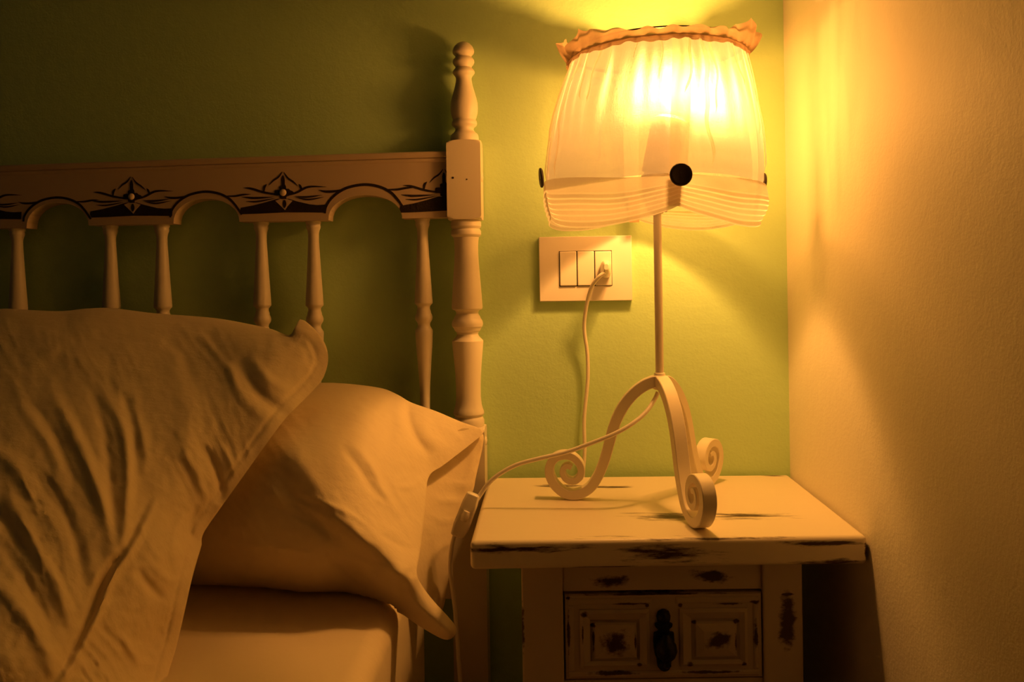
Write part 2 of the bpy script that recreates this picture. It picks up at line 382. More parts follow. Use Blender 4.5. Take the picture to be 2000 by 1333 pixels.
# flower motif, traced in crop units of .1 px about the bead centre (930,465)
def motif(cx, cy, s, half=None, dx=0.):
    to3 = lambda x, y: RP(cx + (x - 930) * .1 * s, cy + (y - 465) * .1 * s) + Vector((dx, 0, 0))
    S = []
    def st(pts, wd, tp=(0, 0), y=YF - .0004): S.append(stroke(pts, wd, tp, to3, y))
    st([(915, 60), (840, 160), (740, 230), (655, 325)], 30, (.2, 0)); st([(945, 65), (1020, 175), (1130, 255), (1220, 335)], 30, (.2, 0))
    st([(610, 300), (565, 360), (555, 440)], 42, (0, .5)); st([(1235, 295), (1270, 345), (1290, 400)], 40, (0, .5))
    st([(928, 130), (930, 230), (935, 400)], 62, (.3, .9))
    st([(150, 370), (300, 385), (560, 460), (860, 510)], 42, (0, .5)); st([(1020, 520), (1200, 460), (1420, 355), (1780, 352)], 42, (.5, 0))
    st([(118, 550), (350, 570), (760, 550)], 40, (.1, 0)); st([(200, 635), (420, 640), (800, 570)], 30, (0, 0))
    st([(1150, 540), (1400, 550), (1700, 512)], 34, (0, 0)); st([(1180, 560), (1420, 600), (1730, 550)], 30, (0, 0))
    m = MB()
    for q in S:
        if half: q.v = [Vector((min(v.x, half), v.y, v.z)) for v in q.v]
        m.add(q.v, q.f)
    # burnt field under the leaves, and scorched heart of the flower
    def field(pts, y):
        P = [to3(*q) for q in pts]
        if half: P = [Vector((min(v.x, half), v.y, v.z)) for v in P]
        m.prism([(v.x, y, v.z) for v in P], (0, YF + .001 - y, 0))
    field([(105, 760), (350, 715), (600, 650), (820, 585), (1040, 585), (1200, 635), (1450, 695), (1600, 708), (1765, 700), (1752, 855), (1300, 850), (980, 850), (500, 875), (118, 888), (90, 820)], YF - .0003)
    star = []
    for i in range(36):
        t = 2 * PI * i / 36; r = 132 + 32 * math.cos(4 * t + .2) + 16 * math.cos(9 * t)
        star.append((935 + r * 1.15 * math.cos(t), 462 + r * .93 * math.sin(t)))
    field(star, YF - .0005)
    fl = m.build('carved_flower', M_burnt, rail, smooth=False)
    # pale lower petal, its dark vein, the field texture and the bead
    m = MB(); P = [to3(*q) for q in ((780, 625), (870, 592), (1010, 592), (1115, 625), (1020, 730), (968, 808), (900, 740))]
    if half is None or P[3].x < half:
        m.prism([(v.x, YF - .0007, v.z) for v in P], (0, .0012, 0)); m.build('petal', M_rail, fl, smooth=False)
        m = stroke([(958, 610), (962, 690), (958, 765)], 66, (.4, .2), to3, YF - .0010); m.build('petal_vein', M_burnt, fl, smooth=False)
        c = to3(930, 465); m = MB(); r = 70 * .1 * s * 1.02 / FPX
        m.lathe((c.x, YF + .0005, c.z), [(0, r), (.0015, r), (.0028, r * .82), (.0036, r * .45), (.0038, r * .01)], 24, (0, -1, 0)); m.build('bead', M_bead, fl)
motif(553, 376.5, 1.0); motif(257, 384.5, .965); motif(-36, 392, .94)
motif(867, 372, 1.03, half=PX0 - HALF + .003)
dx_ = -.190
motif(-36, 392, .94, dx=dx_)
# spindles
SP = [(430, 14), (433, 15.3), (440, 15.5), (444, 13.6), (446, 14.5), (450, 14), (456, 11.6), (462, 10.6), (475, 10.6), (500, 12), (530, 13.6), (560, 15.4), (585, 17), (601, 17.8), (604, 17.6), (607, 14.6), (610, 12.6), (614, 12.4), (619, 14), (623, 14.4), (626, 16), (631, 17.2), (636, 16.6), (639, 14.8), (642, 12.8), (646, 12), (650, 13), (654, 15.6), (657, 17.3), (661, 17.4),
      (690, 16), (720, 13.6), (750, 11.4), (780, 10), (800, 9.6), (830, 9.8), (860, 10.5), (900, 12), (940, 13)]
def spindle(x, ztop, yc=YH):
    s = 1.04 / FPX; prof = [(ztop + .004 - (py - 430) * s, r * s) for py, r in SP]
    m = MB(); m.lathe((x, yc, 0), list(reversed(prof)), 32); m.build('spindle', M_wood, bed, angle=50)
for px, py in ((825, 427), (612, 432.5), (510, 434), (316, 439), (215.5, 441), (33.5, 447)):
    q = at(px, py + 3, YH); spindle(q.x, at(px, py, YH).z)
q = at(33.5, 447, YH)
for dx in (-.065, -.190, -.255, -.37): spindle(max(q.x + dx, PXL + .05), q.z)
zlow = at(825, 427, YH).z - .34
m = MB(); m.box((PXL + .01, YH - .011, .42), (PX0 - .01, YH + .011, .55)); bevel(m.build('lower_panel', M_wood, bed, smooth=False), .002)
m = MB(); m.box((-1.075, -1.99, .24), (-.155, -.05, .30)); bevel(m.build('bed_base', M_wood, bed, smooth=False), .004)
for x in (-1.05, -.18):
    m = MB(); m.box((x - .02, -1.97, 0), (x + .02, -1.93, .25)); m.build('foot_leg', M_wood, bed, smooth=False)

# ------------------------------------------------------------------ mattress
MZ = .50
def rounded_slab(a, b, r, seg=6, rc=.04):
    x0, y0, z0 = a; x1, y1, z1 = b; loops = []
    def loop(ins, z):
        out = []; rr = max(rc - ins * .3, .005)
        for cx, cy, t0 in ((x1 - ins - rr, y1 - ins - rr, 0), (x0 + ins + rr, y1 - ins - rr, PI / 2), (x0 + ins + rr, y0 + ins + rr, PI), (x1 - ins - rr, y0 + ins + rr, 1.5 * PI)):
            for i in range(9): t = t0 + PI / 2 * i / 8; out.append((cx + rr * math.cos(t), cy + rr * math.sin(t), z))
        return out
    for i in range(seg + 1): t = PI / 2 * i / seg; loops.append(loop(r * (1 - math.sin(t)), z0 + r * (1 - math.cos(t))))
    for i in range(seg + 1): t = PI / 2 * i / seg; loops.append(loop(r * (1 - math.cos(t)), z1 - r * (1 - math.sin(t))))
    return loops
m = MB(); m.loft(rounded_slab((-1.06, -1.97, .30), (-.150, -.062, MZ), .02))
mt = m.build('mattress', M_sheet, loc=(-.60, -1.0, .30), angle=60)
mt['label'] = 'mattress under a smooth white fitted sheet, below both pillows'; mt['category'] = 'mattress'

# ------------------------------------------------------------------ pillows
def tps(ctrl):
    P = np.array([(a / 500., b / 500.) for a, b, _ in ctrl]); v = np.array([c[2] for c in ctrl]); n = len(P)
    d2 = ((P[:, None] - P[None]) ** 2).sum(-1); K = np.where(d2 > 0, d2 * np.log(np.maximum(d2, 1e-12)) * .5, 0) + np.eye(n) * 2e-3
    Q = np.hstack([np.ones((n, 1)), P]); A = np.block([[K, Q], [Q.T, np.zeros((3, 3))]])
    sol = np.linalg.solve(A, np.concatenate([v, np.zeros(3)]))
    def f(X):
        X = np.asarray(X) / 500.; d2 = ((X[:, None] - P[None]) ** 2).sum(-1)
        return np.where(d2 > 0, d2 * np.log(np.maximum(d2, 1e-12)) * .5, 0) @ sol[:n] + sol[n] + X @ sol[n + 1:]
    return f
def seg_dist(X, A, B):
    """distance, parameter and signed side of points X to segments A-B"""
    d = B - A; t = np.clip(((X - A) @ d) / max(1e-9, d @ d), 0, 1); q = A + t[:, None] * d
    v = X - q; side = np.sign(d[0] * (X[:, 1] - A[1]) - d[1] * (X[:, 0] - A[0])); return np.hypot(v[:, 0], v[:, 1]), t, side
def crease_field(X, creases):
    """each crease: (points, width px, height m, kind); returns displacement toward the viewer side of the cloth"""
    out = np.zeros(len(X))
    for pts, wd, amp, kind in creases:
        c = np.array([(p.x, p.y) for p in catmull([Vector((x, y, 0)) for x, y in pts], sub=6)])
        seg = np.hypot(*(c[1:] - c[:-1]).T); cum = np.concatenate([[0], np.cumsum(seg)]); tot = cum[-1]
        best = np.full(len(X), 1e9); par = np.zeros(len(X)); sd = np.zeros(len(X))
        for i in range(len(c) - 1):
            d, t, s = seg_dist(X, c[i], c[i + 1]); mk = d < best
            best[mk] = d[mk]; par[mk] = (cum[i] + t[mk] * seg[i]) / tot; sd[mk] = s[mk]
        tap = np.sin(np.clip(par, 0, 1) * PI) ** .6
        u = best / wd
        if kind == 'ridge': out += amp * tap * np.exp(-u * u)
        elif kind == 'fold': out += amp * tap * (sd * u) * np.exp(.5 - u * u / 1.0) * 1.4    # ridge on one side, valley on the other
        elif kind == 'step': out += amp * tap * (1 / (1 + np.exp(-sd * u * 3)) - .5) * np.exp(-(u / 3) ** 2)
    return out
def pillow(name, outline, ctrl, creases, mat, parent=None, loc=None, grid=6.5, thick=.09, edge=.0016, wt=110, hem=None, rough=.0, seed=0, back_lim=None, streak=None, gain=.58):
    """outline: (x, y, roundness) traced on the picture, given real depth and thickness by ctrl"""
    o3 = catmull([Vector(q) for q in outline], step=grid, closed=True)
    B = np.array([(p.x, p.y) for p in o3]); RW = np.clip([p.z for p in o3], 0, 1); nb = len(B)
    x0, y0 = B.min(0); x1, y1 = B.max(0)
    gx, gy = np.meshgrid(np.arange(x0, x1, grid), np.arange(y0, y1, grid)); gx = gx + (np.arange(gx.shape[0]) % 2)[:, None] * grid / 2
    G = np.stack([gx.ravel(), gy.ravel()], 1)
    def bdist(X):
        best = np.full(len(X), 1e9); rw = np.zeros(len(X))
        for i in range(nb):
            j = (i + 1) % nb; d, t, s = seg_dist(X, B[i], B[j]); mk = d < best
            best[mk] = d[mk]; rw[mk] = (RW[i] * (1 - t) + RW[j] * t)[mk]
        return best, rw
    ins = np.zeros(len(G), bool)
    for i in range(nb):
        a, b = B[i], B[(i + 1) % nb]
        cond = ((a[1] > G[:, 1]) != (b[1] > G[:, 1])) & (G[:, 0] < (b[0] - a[0]) * (G[:, 1] - a[1]) / (b[1] - a[1] + 1e-12) + a[0]); ins ^= cond
    G = G[ins]; dG, _ = bdist(G); G = G[dG > grid * .45]
    X = np.vstack([B, G]); edges = [(i, (i + 1) % nb) for i in range(nb)]
    V2, _, F, ov, _, _ = geometry.delaunay_2d_cdt([Vector(p) for p in X], edges, [], 1, 1e-5)
    X = np.array([(v.x, v.y) for v in V2]); d, rw = bdist(X); isb = d < 1e-3
    W = 55.; q = np.clip(1 - d / W, 0, 1)
    Y = tps(ctrl)(X)
    Y += rw * .045 * (1 - np.sqrt(1 - q * q * .98))
    disp = gain * crease_field(X, [(c, wd * .85, am, kd) for c, wd, am, kd in creases])
    if hem:                                      # stitched hem: a shallow groove parallel to the free edges
        free = np.clip(1 - rw * 3, 0, 1)
        for hd, amp in hem: disp -= free * amp * np.exp(-((d - hd) / 3.0) ** 2)
    if rough:
        disp += np.array([rough * (noise.fractal(Vector((x / 60., y / 60., seed)), 1., 2., 3)) + rough * .35 * noise.noise(Vector((x / 17., y / 17., seed + 5))) for x, y in X]) * np.clip(d / 12, 0, 1)
    if streak:                                   # long soft wrinkles running one way through the cloth
        ang, am = streak; ca, sa = math.cos(ang), math.sin(ang)
        def sv(x, y):
            al = x * ca + y * sa; ac = -x * sa + y * ca; ac += 14 * noise.noise(Vector((x / 110., y / 110., seed + 9)))
            r1 = (1 - abs(noise.noise(Vector((al / 130., ac / 24., seed + 2)))) * 2.4); r2 = (1 - abs(noise.noise(Vector((al / 60., ac / 11., seed + 4)))) * 2.4)
            env = max(0, .35 + 1.1 * noise.noise(Vector((x / 120., y / 120., seed + 6))))
            return am * (max(r1, 0) ** 2 + .4 * max(r2, 0) ** 2) * env
        disp += np.array([sv(x, y) for x, y in X]) * np.clip(d / 25, 0, 1)
    Y -= disp
    t = edge + thick * np.array([sstep(0, 1, v) for v in np.clip((d - 14) / wt, 0, 1)])
    Yb = Y + t
    if back_lim is not None: Yb = np.minimum(Yb, np.maximum(back_lim, Y + edge))
    front = [at(x, y, Y[i]) for i, (x, y) in enumerate(X)]; back = [at(x, y, Yb[i]) for i, (x, y) in enumerate(X)]
    for v in front + back:                       # the pillow rests on the mattress
        if v.x < -.155 and v.z < MZ + .002: v.z = MZ + .002 + (v.z - MZ - .002) * .02
    n = len(front); faces = [tuple(f) for f in F] + [tuple(i + n for i in reversed(f)) for f in F]
    bid = [i for i in range(n) if isb[i]]
    # rim between the two layers follows the constrained boundary edges
    from collections import Counter
    cnt = Counter()
    for f in F:
        for a, b in zip(f, f[1:] + f[:1]): cnt[(min(a, b), max(a, b))] += 1
    faces += [(a, b, b + n, a + n) for (a, b), c in cnt.items() if c == 1]
    return mesh(name, front + back, faces, mat, parent, loc=loc, angle=75)

P1_out = [(-330, 760, 1), (-250, 660, 1), (-120, 622, 1), (0, 604, 1), (60, 606, 1), (120, 608, 1), (170, 603, 1), (215, 602, 1), (300, 612, 1), (380, 618, 1), (430, 623, 1), (480, 632, 1), (530, 643, .8), (566, 655, .3),
          (576, 640, 0), (586, 624, 0), (594, 626, 0), (612, 641, 0), (628, 660, 0), (638, 680, 0), (641, 702, 0), (637, 724, 0), (628, 744, 0), (600, 775, 0), (560, 815, 0), (520, 868, 0), (470, 938, 0), (430, 994, 0), (401, 1036, 0),
          (394, 1052, 0), (394, 1064, 0), (388, 1085, 0), (380, 1112, 0), (371, 1148, 0), (364, 1180, 0), (355, 1220, 0), (343, 1270, 0), (330, 1312, 0), (316, 1370, 0), (300, 1430, .2), (220, 1485, .8), (0, 1510, 1), (-200, 1490, 1), (-340, 1350, 1), (-380, 1100, 1), (-370, 900, 1)]
P1_ctrl = [(-300, 700, -.20), (0, 650, -.175), (200, 650, -.165), (400, 665, -.16), (540, 690, -.19), (500, 750, -.232), (586, 640, -.150), (632, 700, -.168), (600, 770, -.208),
           (-300, 950, -.42), (0, 850, -.345), (200, 850, -.325), (350, 850, -.305), (450, 850, -.283), (540, 828, -.262), (470, 930, -.30), (425, 995, -.32), (393, 1056, -.335),
           (-300, 1250, -.55), (0, 1080, -.46), (200, 1080, -.43), (320, 1080, -.392), (372, 1150, -.375), (345, 1262, -.395), (250, 1200, -.44), (100, 1250, -.50), (0, 1300, -.535), (318, 1350, -.43), (300, 1440, -.49), (100, 1490, -.54), (-200, 1460, -.54)]
P1_cr = [
    ([(90, 750), (147, 851), (186, 942), (217, 1032), (228, 1095)], 15, .013, 'ridge'),
    ([(175, 770), (205, 850), (215, 930), (222, 1030), (234, 1085)], 12, -.009, 'ridge'),
    ([(190, 745), (235, 820), (250, 915), (245, 1020), (236, 1085)], 13, .012, 'ridge'),
    ([(255, 790), (280, 860), (283, 930)], 13, .006, 'ridge'),
    ([(235, 760), (262, 830), (266, 900)], 9, -.005, 'ridge'),
    ([(300, 975), (252, 1068), (215, 1122), (186, 1196), (147, 1275), (105, 1345)], 11, -.009, 'fold'),
    ([(232, 1085), (190, 1160), (160, 1220)], 12, -.006, 'ridge'),
    ([(10, 960), (68, 1066), (113, 1150), (140, 1240)], 16, .010, 'ridge'),
    ([(70, 920), (130, 1010), (160, 1110), (165, 1180)], 15, -.008, 'ridge'),
    ([(-40, 1100), (40, 1190), (90, 1270), (120, 1340)], 20, .010, 'ridge'),
    ([(0, 1060), (60, 1150), (100, 1230)], 14, -.006, 'ridge'),
    ([(40, 770), (95, 830), (130, 900), (150, 960)], 12, -.007, 'ridge'),
    ([(20, 740), (50, 800), (100, 880), (120, 950)], 14, .006, 'ridge'),
    ([(462, 700), (495, 757), (530, 790), (566, 812)], 15, -.015, 'ridge'),
    ([(485, 690), (525, 740), (575, 768)], 12, .007, 'ridge'),
    ([(446, 705), (470, 770), (520, 820)], 11, .006, 'ridge'),
    ([(396, 870), (421, 915), (432, 960), (424, 985)], 11, -.012, 'ridge'),
    ([(355, 880), (385, 925), (405, 985)], 11, .007, 'ridge'),
    ([(425, 868), (450, 900), (460, 930)], 9, .004, 'ridge'),
    ([(265, 1110), (295, 1150), (318, 1172)], 12, -.009, 'ridge'),
    ([(290, 1100), (325, 1130), (350, 1140)], 10, .004, 'ridge'),
    ([(232, 1235), (255, 1270), (275, 1305)], 9, .006, 'ridge'),
    ([(285, 1290), (310, 1240), (345, 1200)], 12, -.004, 'ridge'),
    ([(340, 640), (395, 662), (441, 712), (469, 756)], 10, .005, 'ridge'),
    ([(400, 645), (430, 690), (455, 720)], 9, -.003, 'ridge'),
    ([(300, 650), (355, 690), (372, 745)], 12, -.004, 'ridge'),
    ([(330, 700), (370, 800), (360, 900)], 26, .007, 'ridge'),
    ([(574, 652), (600, 690), (612, 735)], 7, -.003, 'ridge'),
    ([(582, 640), (618, 690), (622, 735)], 9, -.003, 'ridge'),
    ([(150, 640), (120, 700), (60, 740)], 22, -.005, 'ridge'),
    ([(360, 1000), (340, 1060), (345, 1120)], 12, .006, 'ridge'),
    ([(385, 985), (370, 1040), (385, 1062)], 9, -.006, 'ridge'),
    ([(60, 680), (160, 705), (250, 760)], 16, .003, 'ridge'),
    ([(-60, 860), (20, 900), (70, 980)], 18, .008, 'ridge'),
    ([(-80, 960), (0, 1010), (50, 1090)], 16, -.007, 'ridge'),
]
p1 = pillow('pillow', P1_out, P1_ctrl, P1_cr, M_linen, loc=(-.42, -.45, MZ), thick=.07, hem=((24, .0016),), rough=.0014, seed=1, grid=4.6, streak=(math.radians(62), .0015), gain=.46)
p1['label'] = 'large white pillow at left, draped over the other, its stitched open end upright'; p1['category'] = 'pillow'

P2_out = [(290, 1148, 1), (270, 1000, 1), (290, 860, 1), (400, 775, 1), (520, 752, 1), (600, 749, 1), (645, 748, 1), (700, 752, 1), (750, 760, 1), (778, 772, .8), (802, 786, .4), (850, 803, .2), (900, 824, .1), (940, 838, 0), (945, 843, 0),
          (941, 850, 0), (918, 869, 0), (891, 890, 0), (862, 912, 0), (843, 924, 0), (835, 940, 0), (831, 985, .1), (825, 1040, .1), (819, 1085, .1), (814, 1122, 0), (828, 1150, .3), (850, 1178, .4), (875, 1205, .4), (890, 1225, .6), (890, 1238, .6), (880, 1249, .6), (868, 1250, .6),
          (848, 1241, .5), (815, 1221, .5), (780, 1198, .6), (740, 1186, .8), (680, 1173, 1), (600, 1165, 1), (500, 1158, 1), (380, 1152, 1)]
P2_ctrl = [(400, 810, -.12), (520, 775, -.125), (640, 762, -.125), (740, 775, -.115), (800, 800, -.105), (850, 815, -.095), (900, 835, -.088), (943, 846, -.09),
           (600, 830, -.205), (700, 850, -.205), (780, 870, -.17), (860, 880, -.125), (843, 922, -.145), (560, 880, -.258), (620, 962, -.280), (672, 1018, -.290), (720, 1061, -.295), (782, 1118, -.30), (885, 1232, -.305),
           (740, 960, -.24), (800, 1000, -.215), (826, 960, -.18), (820, 1060, -.235), (812, 1115, -.275),
           (560, 1010, -.287), (600, 1080, -.292), (450, 1000, -.277), (380, 1100, -.255), (500, 1120, -.272), (500, 1158, -.232), (620, 1140, -.275), (640, 1165, -.245), (700, 1125, -.268), (740, 1180, -.265), (800, 1195, -.288), (850, 1236, -.30), (300, 1150, -.22), (300, 900, -.2)]
P2_cr = [
    ([(545, 850), (590, 905), (625, 966), (672, 1018), (720, 1061), (790, 1122), (870, 1205)], 24, .007, 'ridge'),
    ([(530, 900), (590, 990), (650, 1045), (700, 1090)], 18, -.006, 'ridge'),
    ([(800, 783), (797, 815), (812, 855), (840, 895)], 10, -.009, 'ridge'),
    ([(780, 780), (778, 810), (792, 850)], 12, .005, 'ridge'),
    ([(825, 800), (835, 850), (870, 885)], 14, .005, 'ridge'),
    ([(680, 860), (722, 905), (750, 960), (785, 1010)], 9, .006, 'ridge'),
    ([(665, 870), (705, 920), (735, 975)], 8, -.005, 'ridge'),
    ([(570, 955), (640, 985), (700, 1015), (760, 1070)], 6, .003, 'ridge'),
    ([(520, 960), (590, 985), (660, 1030)], 6, .003, 'ridge'),
    ([(500, 978), (575, 1005), (650, 1050)], 7, -.002, 'ridge'),
    ([(660, 1090), (720, 1102), (790, 1125)], 7, .004, 'ridge'),
    ([(400, 1055), (540, 1070), (660, 1092)], 6, .0016, 'ridge'),
    ([(640, 1080), (690, 1130), (740, 1165)], 12, -.006, 'ridge'),
    ([(700, 1095), (745, 1135), (790, 1165)], 9, .005, 'ridge'),
    ([(790, 1128), (788, 1160), (796, 1190)], 8, -.004, 'ridge'),
    ([(790, 930), (770, 945), (800, 952), (830, 930)], 7, .003, 'ridge'),
    ([(745, 1045), (780, 1065), (815, 1075)], 6, -.003, 'ridge'),
    ([(800, 1110), (808, 1130)], 8, -.004, 'ridge'),
    ([(600, 820), (660, 800), (740, 815)], 20, .006, 'ridge'),
    ([(740, 890), (762, 860), (755, 830)], 12, -.003, 'ridge'),
]
p2 = pillow('pillow', P2_out, P2_ctrl, P2_cr, M_linen2, loc=(-.33, -.22, MZ), thick=.06, rough=.0011, seed=7, back_lim=-.062, grid=4.6, streak=(math.radians(50), .0018), gain=.62)
p2['label'] = 'white cotton pillow lying flat under the other one, its corner pointing at the nightstand'; p2['category'] = 'pillow'
for p in (p1, p2): p['group'] = 'pillows on the bed'
FL_out = [(900, 838, 0), (930, 842, 0), (944, 850, 0), (943, 872, 0), (938, 895, 0), (929, 935, 0), (925, 956, 0), (913, 990, 0), (901, 1020, 0), (889, 1060, 0), (881, 1100, 0), (873, 1150, 0), (866, 1188, 0), (855, 1205, 0), (800, 1150, 0), (790, 1050, 0), (800, 960, 0), (840, 890, 0)]
FL_ctrl = [(944, 852, -.082), (929, 935, -.10), (901, 1020, -.125), (866, 1188, -.165), (835, 1000, -.155), (800, 1150, -.215), (850, 900, -.115), (850, 1100, -.17), (900, 900, -.098)]
FL_cr = [([(850, 940), (880, 944), (925, 950)], 5, .002, 'ridge'), ([(845, 975), (880, 980), (912, 985)], 5, .0022, 'ridge'), ([(838, 1005), (870, 1018), (900, 1018)], 5, .002, 'ridge'),
         ([(838, 955), (870, 965), (915, 968)], 4, -.0015, 'ridge'), ([(835, 1100), (860, 1070), (880, 1060)], 9, .004, 'ridge'), ([(840, 1060), (850, 1120), (868, 1160)], 12, -.004, 'ridge'), ([(925, 870), (922, 910), (905, 960)], 8, .003, 'ridge')]
pillow('pillowcase_flap', FL_out, FL_ctrl, FL_cr, M_linen2, parent=p2, thick=.0, edge=.0018, rough=.0008, seed=3, back_lim=None)

# ------------------------------------------------------------------ nightstand
NZ = .573; NT = .0275
NC = {'bl': Vector((-.0755, -.026)), 'br': Vector((.3025, -.0035)), 'fr': Vector((.3035, -.2555)), 'fl': Vector((-.0755, -.2855))}
def NS(u, v, z):
    a = NC['fl'].lerp(NC['fr'], u); b = NC['bl'].lerp(NC['br'], u); q = a.lerp(b, v); return Vector((q.x, q.y, z))
ns_loc = NS(.5, .5, 0)
ns = root('nightstand', ns_loc, 'small cream nightstand with rubbed worn paint and a drawer, under the lamp', 'nightstand')
def tpz(px, py): return atz(px, py, NZ)
top_patches = [(tpz(1310, 1010), (.050, .018, .01)), (tpz(1450, 1008), (.050, .016, .01)), (tpz(1230, 1003), (.022, .003, .01)), (tpz(1100, 950), (.036, .010, .01)), (tpz(1190, 952), (.040, .008, .01)),
               (tpz(1515, 930), (.02, .006, .01)), (tpz(1290, 1053), (.012, .0025, .003)),
               (NS(.13, 0, NZ - .0075), (.085, .02, .0055)), (NS(.51, 0, NZ - .014), (.065, .02, .011)), (NS(.88, 0, NZ - .0065), (.055, .02, .003)), (NS(.90, 0, NZ - .0240), (.055, .02, .0038)), (NS(.33, 0, NZ - .0265), (.09, .02, .0012)), (NS(.62, 0, NZ - .001), (.2, .01, .0014)), (NS(1, .02, NZ - .014), (.004, .02, .02))]
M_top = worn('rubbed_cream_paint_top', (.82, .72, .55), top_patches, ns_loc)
def slab(name, u0, u1, v0, v1, z0, z1, mat, bev=.002, parent=ns, seg=3):
    m = MB(); m.hexa([NS(u0, v0, z0), NS(u1, v0, z0), NS(u1, v1, z0), NS(u0, v1, z0), NS(u0, v0, z1), NS(u1, v0, z1), NS(u1, v1, z1), NS(u0, v1, z1)])
    return bevel(m.build(name, mat, parent, smooth=True, angle=30), bev, seg)
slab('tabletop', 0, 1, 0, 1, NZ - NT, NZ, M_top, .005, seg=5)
V0 = .10
def uf(px): return (lerp(0, 1, (at(px, 1200, NS(.5, V0, 0).y).x - NC['fl'].x) / .379))
def zf(py): return at(1295, py, NS(.5, V0, 0).y).z
U = [uf(1020), uf(1100), uf(1495), uf(1575)]
bp = [(NS(U[0], V0, zf(1225)), (.004, .01, .028)), (NS(lerp(U[2], U[3], .62), V0, zf(1215)), (.0115, .012, .034)), (NS(uf(1195), V0 + .02, zf(1137)), (.028, .03, .008)), (NS(uf(1385), V0 + .02, zf(1130)), (.028, .03, .009)),
      (NS(uf(1545), V0, zf(1165)), (.008, .01, .002)), (NS(uf(1300), V0, zf(1158)), (.12, .02, .0015))]
M_body_shaded = worn('rubbed_cream_paint_body_shaded', (.56, .47, .35), bp, ns_loc, grain=(.6, 2, 1.2), rag=2.0, soft=.3)  # rub patches, on a base darkened to paint in the shade below the top
zt = NZ - NT
for a, b in ((U[0], U[1]), (U[2], U[3])):
    slab('leg', a, b, V0, V0 + .16, 0, zt, M_body_shaded, .002); slab('leg', a, b, .80, .96, 0, zt, M_body_shaded, .002)
slab('front_apron', U[1], U[2], V0 + .018, V0 + .10, zf(1157), zt, M_body_shaded, .001)
slab('lower_rail', U[1], U[2], V0 + .018, V0 + .10, zf(1385), zf(1331), M_body_shaded, .001)
slab('side_panel', U[0] + .01, U[0] + .05, V0 + .16, .80, .16, zt, M_body_shaded, .001); slab('side_panel', U[3] - .05, U[3] - .01, V0 + .16, .80, .16, zt, M_body_shaded, .001)
slab('back_panel', U[1], U[2], .90, .94, .16, zt, M_body_shaded, .001); slab('bottom_shelf', U[0] + .02, U[3] - .02, V0 + .06, .94, .15, .168, M_body_shaded, .001)
slab('cupboard_door', U[1] + .004, U[2] - .004, V0 + .03, V0 + .09, .172, zf(1387), M_body_shaded, .002)
# drawer with two fielded panels
dp = []
for px, py, rx, rz in ((1200, 1253, .018, .016), (1407, 1252, .020, .010), (1140, 1200, .005, .004), (1265, 1184, .003, .003), (1330, 1184, .003, .003), (1477, 1180, .007, .003), (1230, 1180, .03, .0022), (1425, 1183, .024, .0018), (1200, 1315, .03, .003), (1380, 1315, .04, .0018), (1480, 1250, .003, .022),
                       (1158, 1221, .004, .003), (1247, 1298, .004, .003), (1357, 1218, .004, .003), (1441, 1217, .004, .003), (1347, 1299, .004, .003), (1455, 1299, .004, .003), (1240, 1255, .0016, .012), (1439, 1258, .002, .014), (1137, 1240, .0015, .014), (1158, 1255, .0015, .014), (1110, 1168, .003, .002), (1110, 1240, .002, .03), (1280, 1163, .09, .001)):
    dp.append((NS(uf(px), V0 + .01, zf(py)), (rx, .03, rz)))
M_drawer_shaded = worn('rubbed_cream_paint_drawer_shaded', (.50, .42, .31), dp, ns_loc, grain=(1.2, 2, 1.6), rag=2.0, soft=.35)  # real wear, but the base colour also carries the shade of the front
out_n = (NC['fl'] - NC['bl']).normalized(); out_n = Vector((out_n.x, out_n.y, 0))
def fp(px, py, out=0.): return NS(uf(px), V0 + .02, zf(py)) + out_n * out
m = MB()
def rect_loop(x0, y0, x1, y1, out): return [fp(x0, y0, out), fp(x1, y0, out), fp(x1, y1, out), fp(x0, y1, out)]
m.loft([rect_loop(1103, 1162, 1493, 1328, -.03), rect_loop(1103, 1162, 1493, 1328, .001), rect_loop(1105, 1164, 1491, 1326, .003)])
drawer = m.build('drawer', M_drawer_shaded, ns, smooth=False)
for x0, x1, xi0, xi1 in ((1132, 1268, 1158, 1243), (1328, 1463, 1357, 1442)):
    m = MB()
    m.loft([rect_loop(x0, 1191, x1, 1304, .001), rect_loop(x0, 1191, x1, 1304, .0045), rect_loop(x0 + 6, 1197, x1 - 6, 1298, .0062), rect_loop(xi0 - 6, 1211, xi1 + 6, 1292, .0030), rect_loop(xi0, 1217, xi1, 1287, .0030), rect_loop(xi0 + 3, 1220, xi1 - 3, 1284, .0052), rect_loop(xi0 + 18, 1234, xi1 - 18, 1270, .0068)])
    m.build('fielded_panel', M_drawer_shaded, drawer, smooth=False)
for x0, y0, x1, y1 in ((1109, 1168, 1275, 1182), (1320, 1168, 1487, 1182), (1109, 1311, 1487, 1324), (1109, 1182, 1121, 1311), (1475, 1182, 1487, 1311)):
    m = MB(); m.loft([rect_loop(x0, y0, x1, y1, .001), rect_loop(x0 + 1, y0 + 1, x1 - 1, y1 - 1, .0038), rect_loop(x0 + 4, y0 + 4, x1 - 4, y1 - 4, .0048)]); m.build('moulding', M_drawer_shaded, drawer, smooth=False)
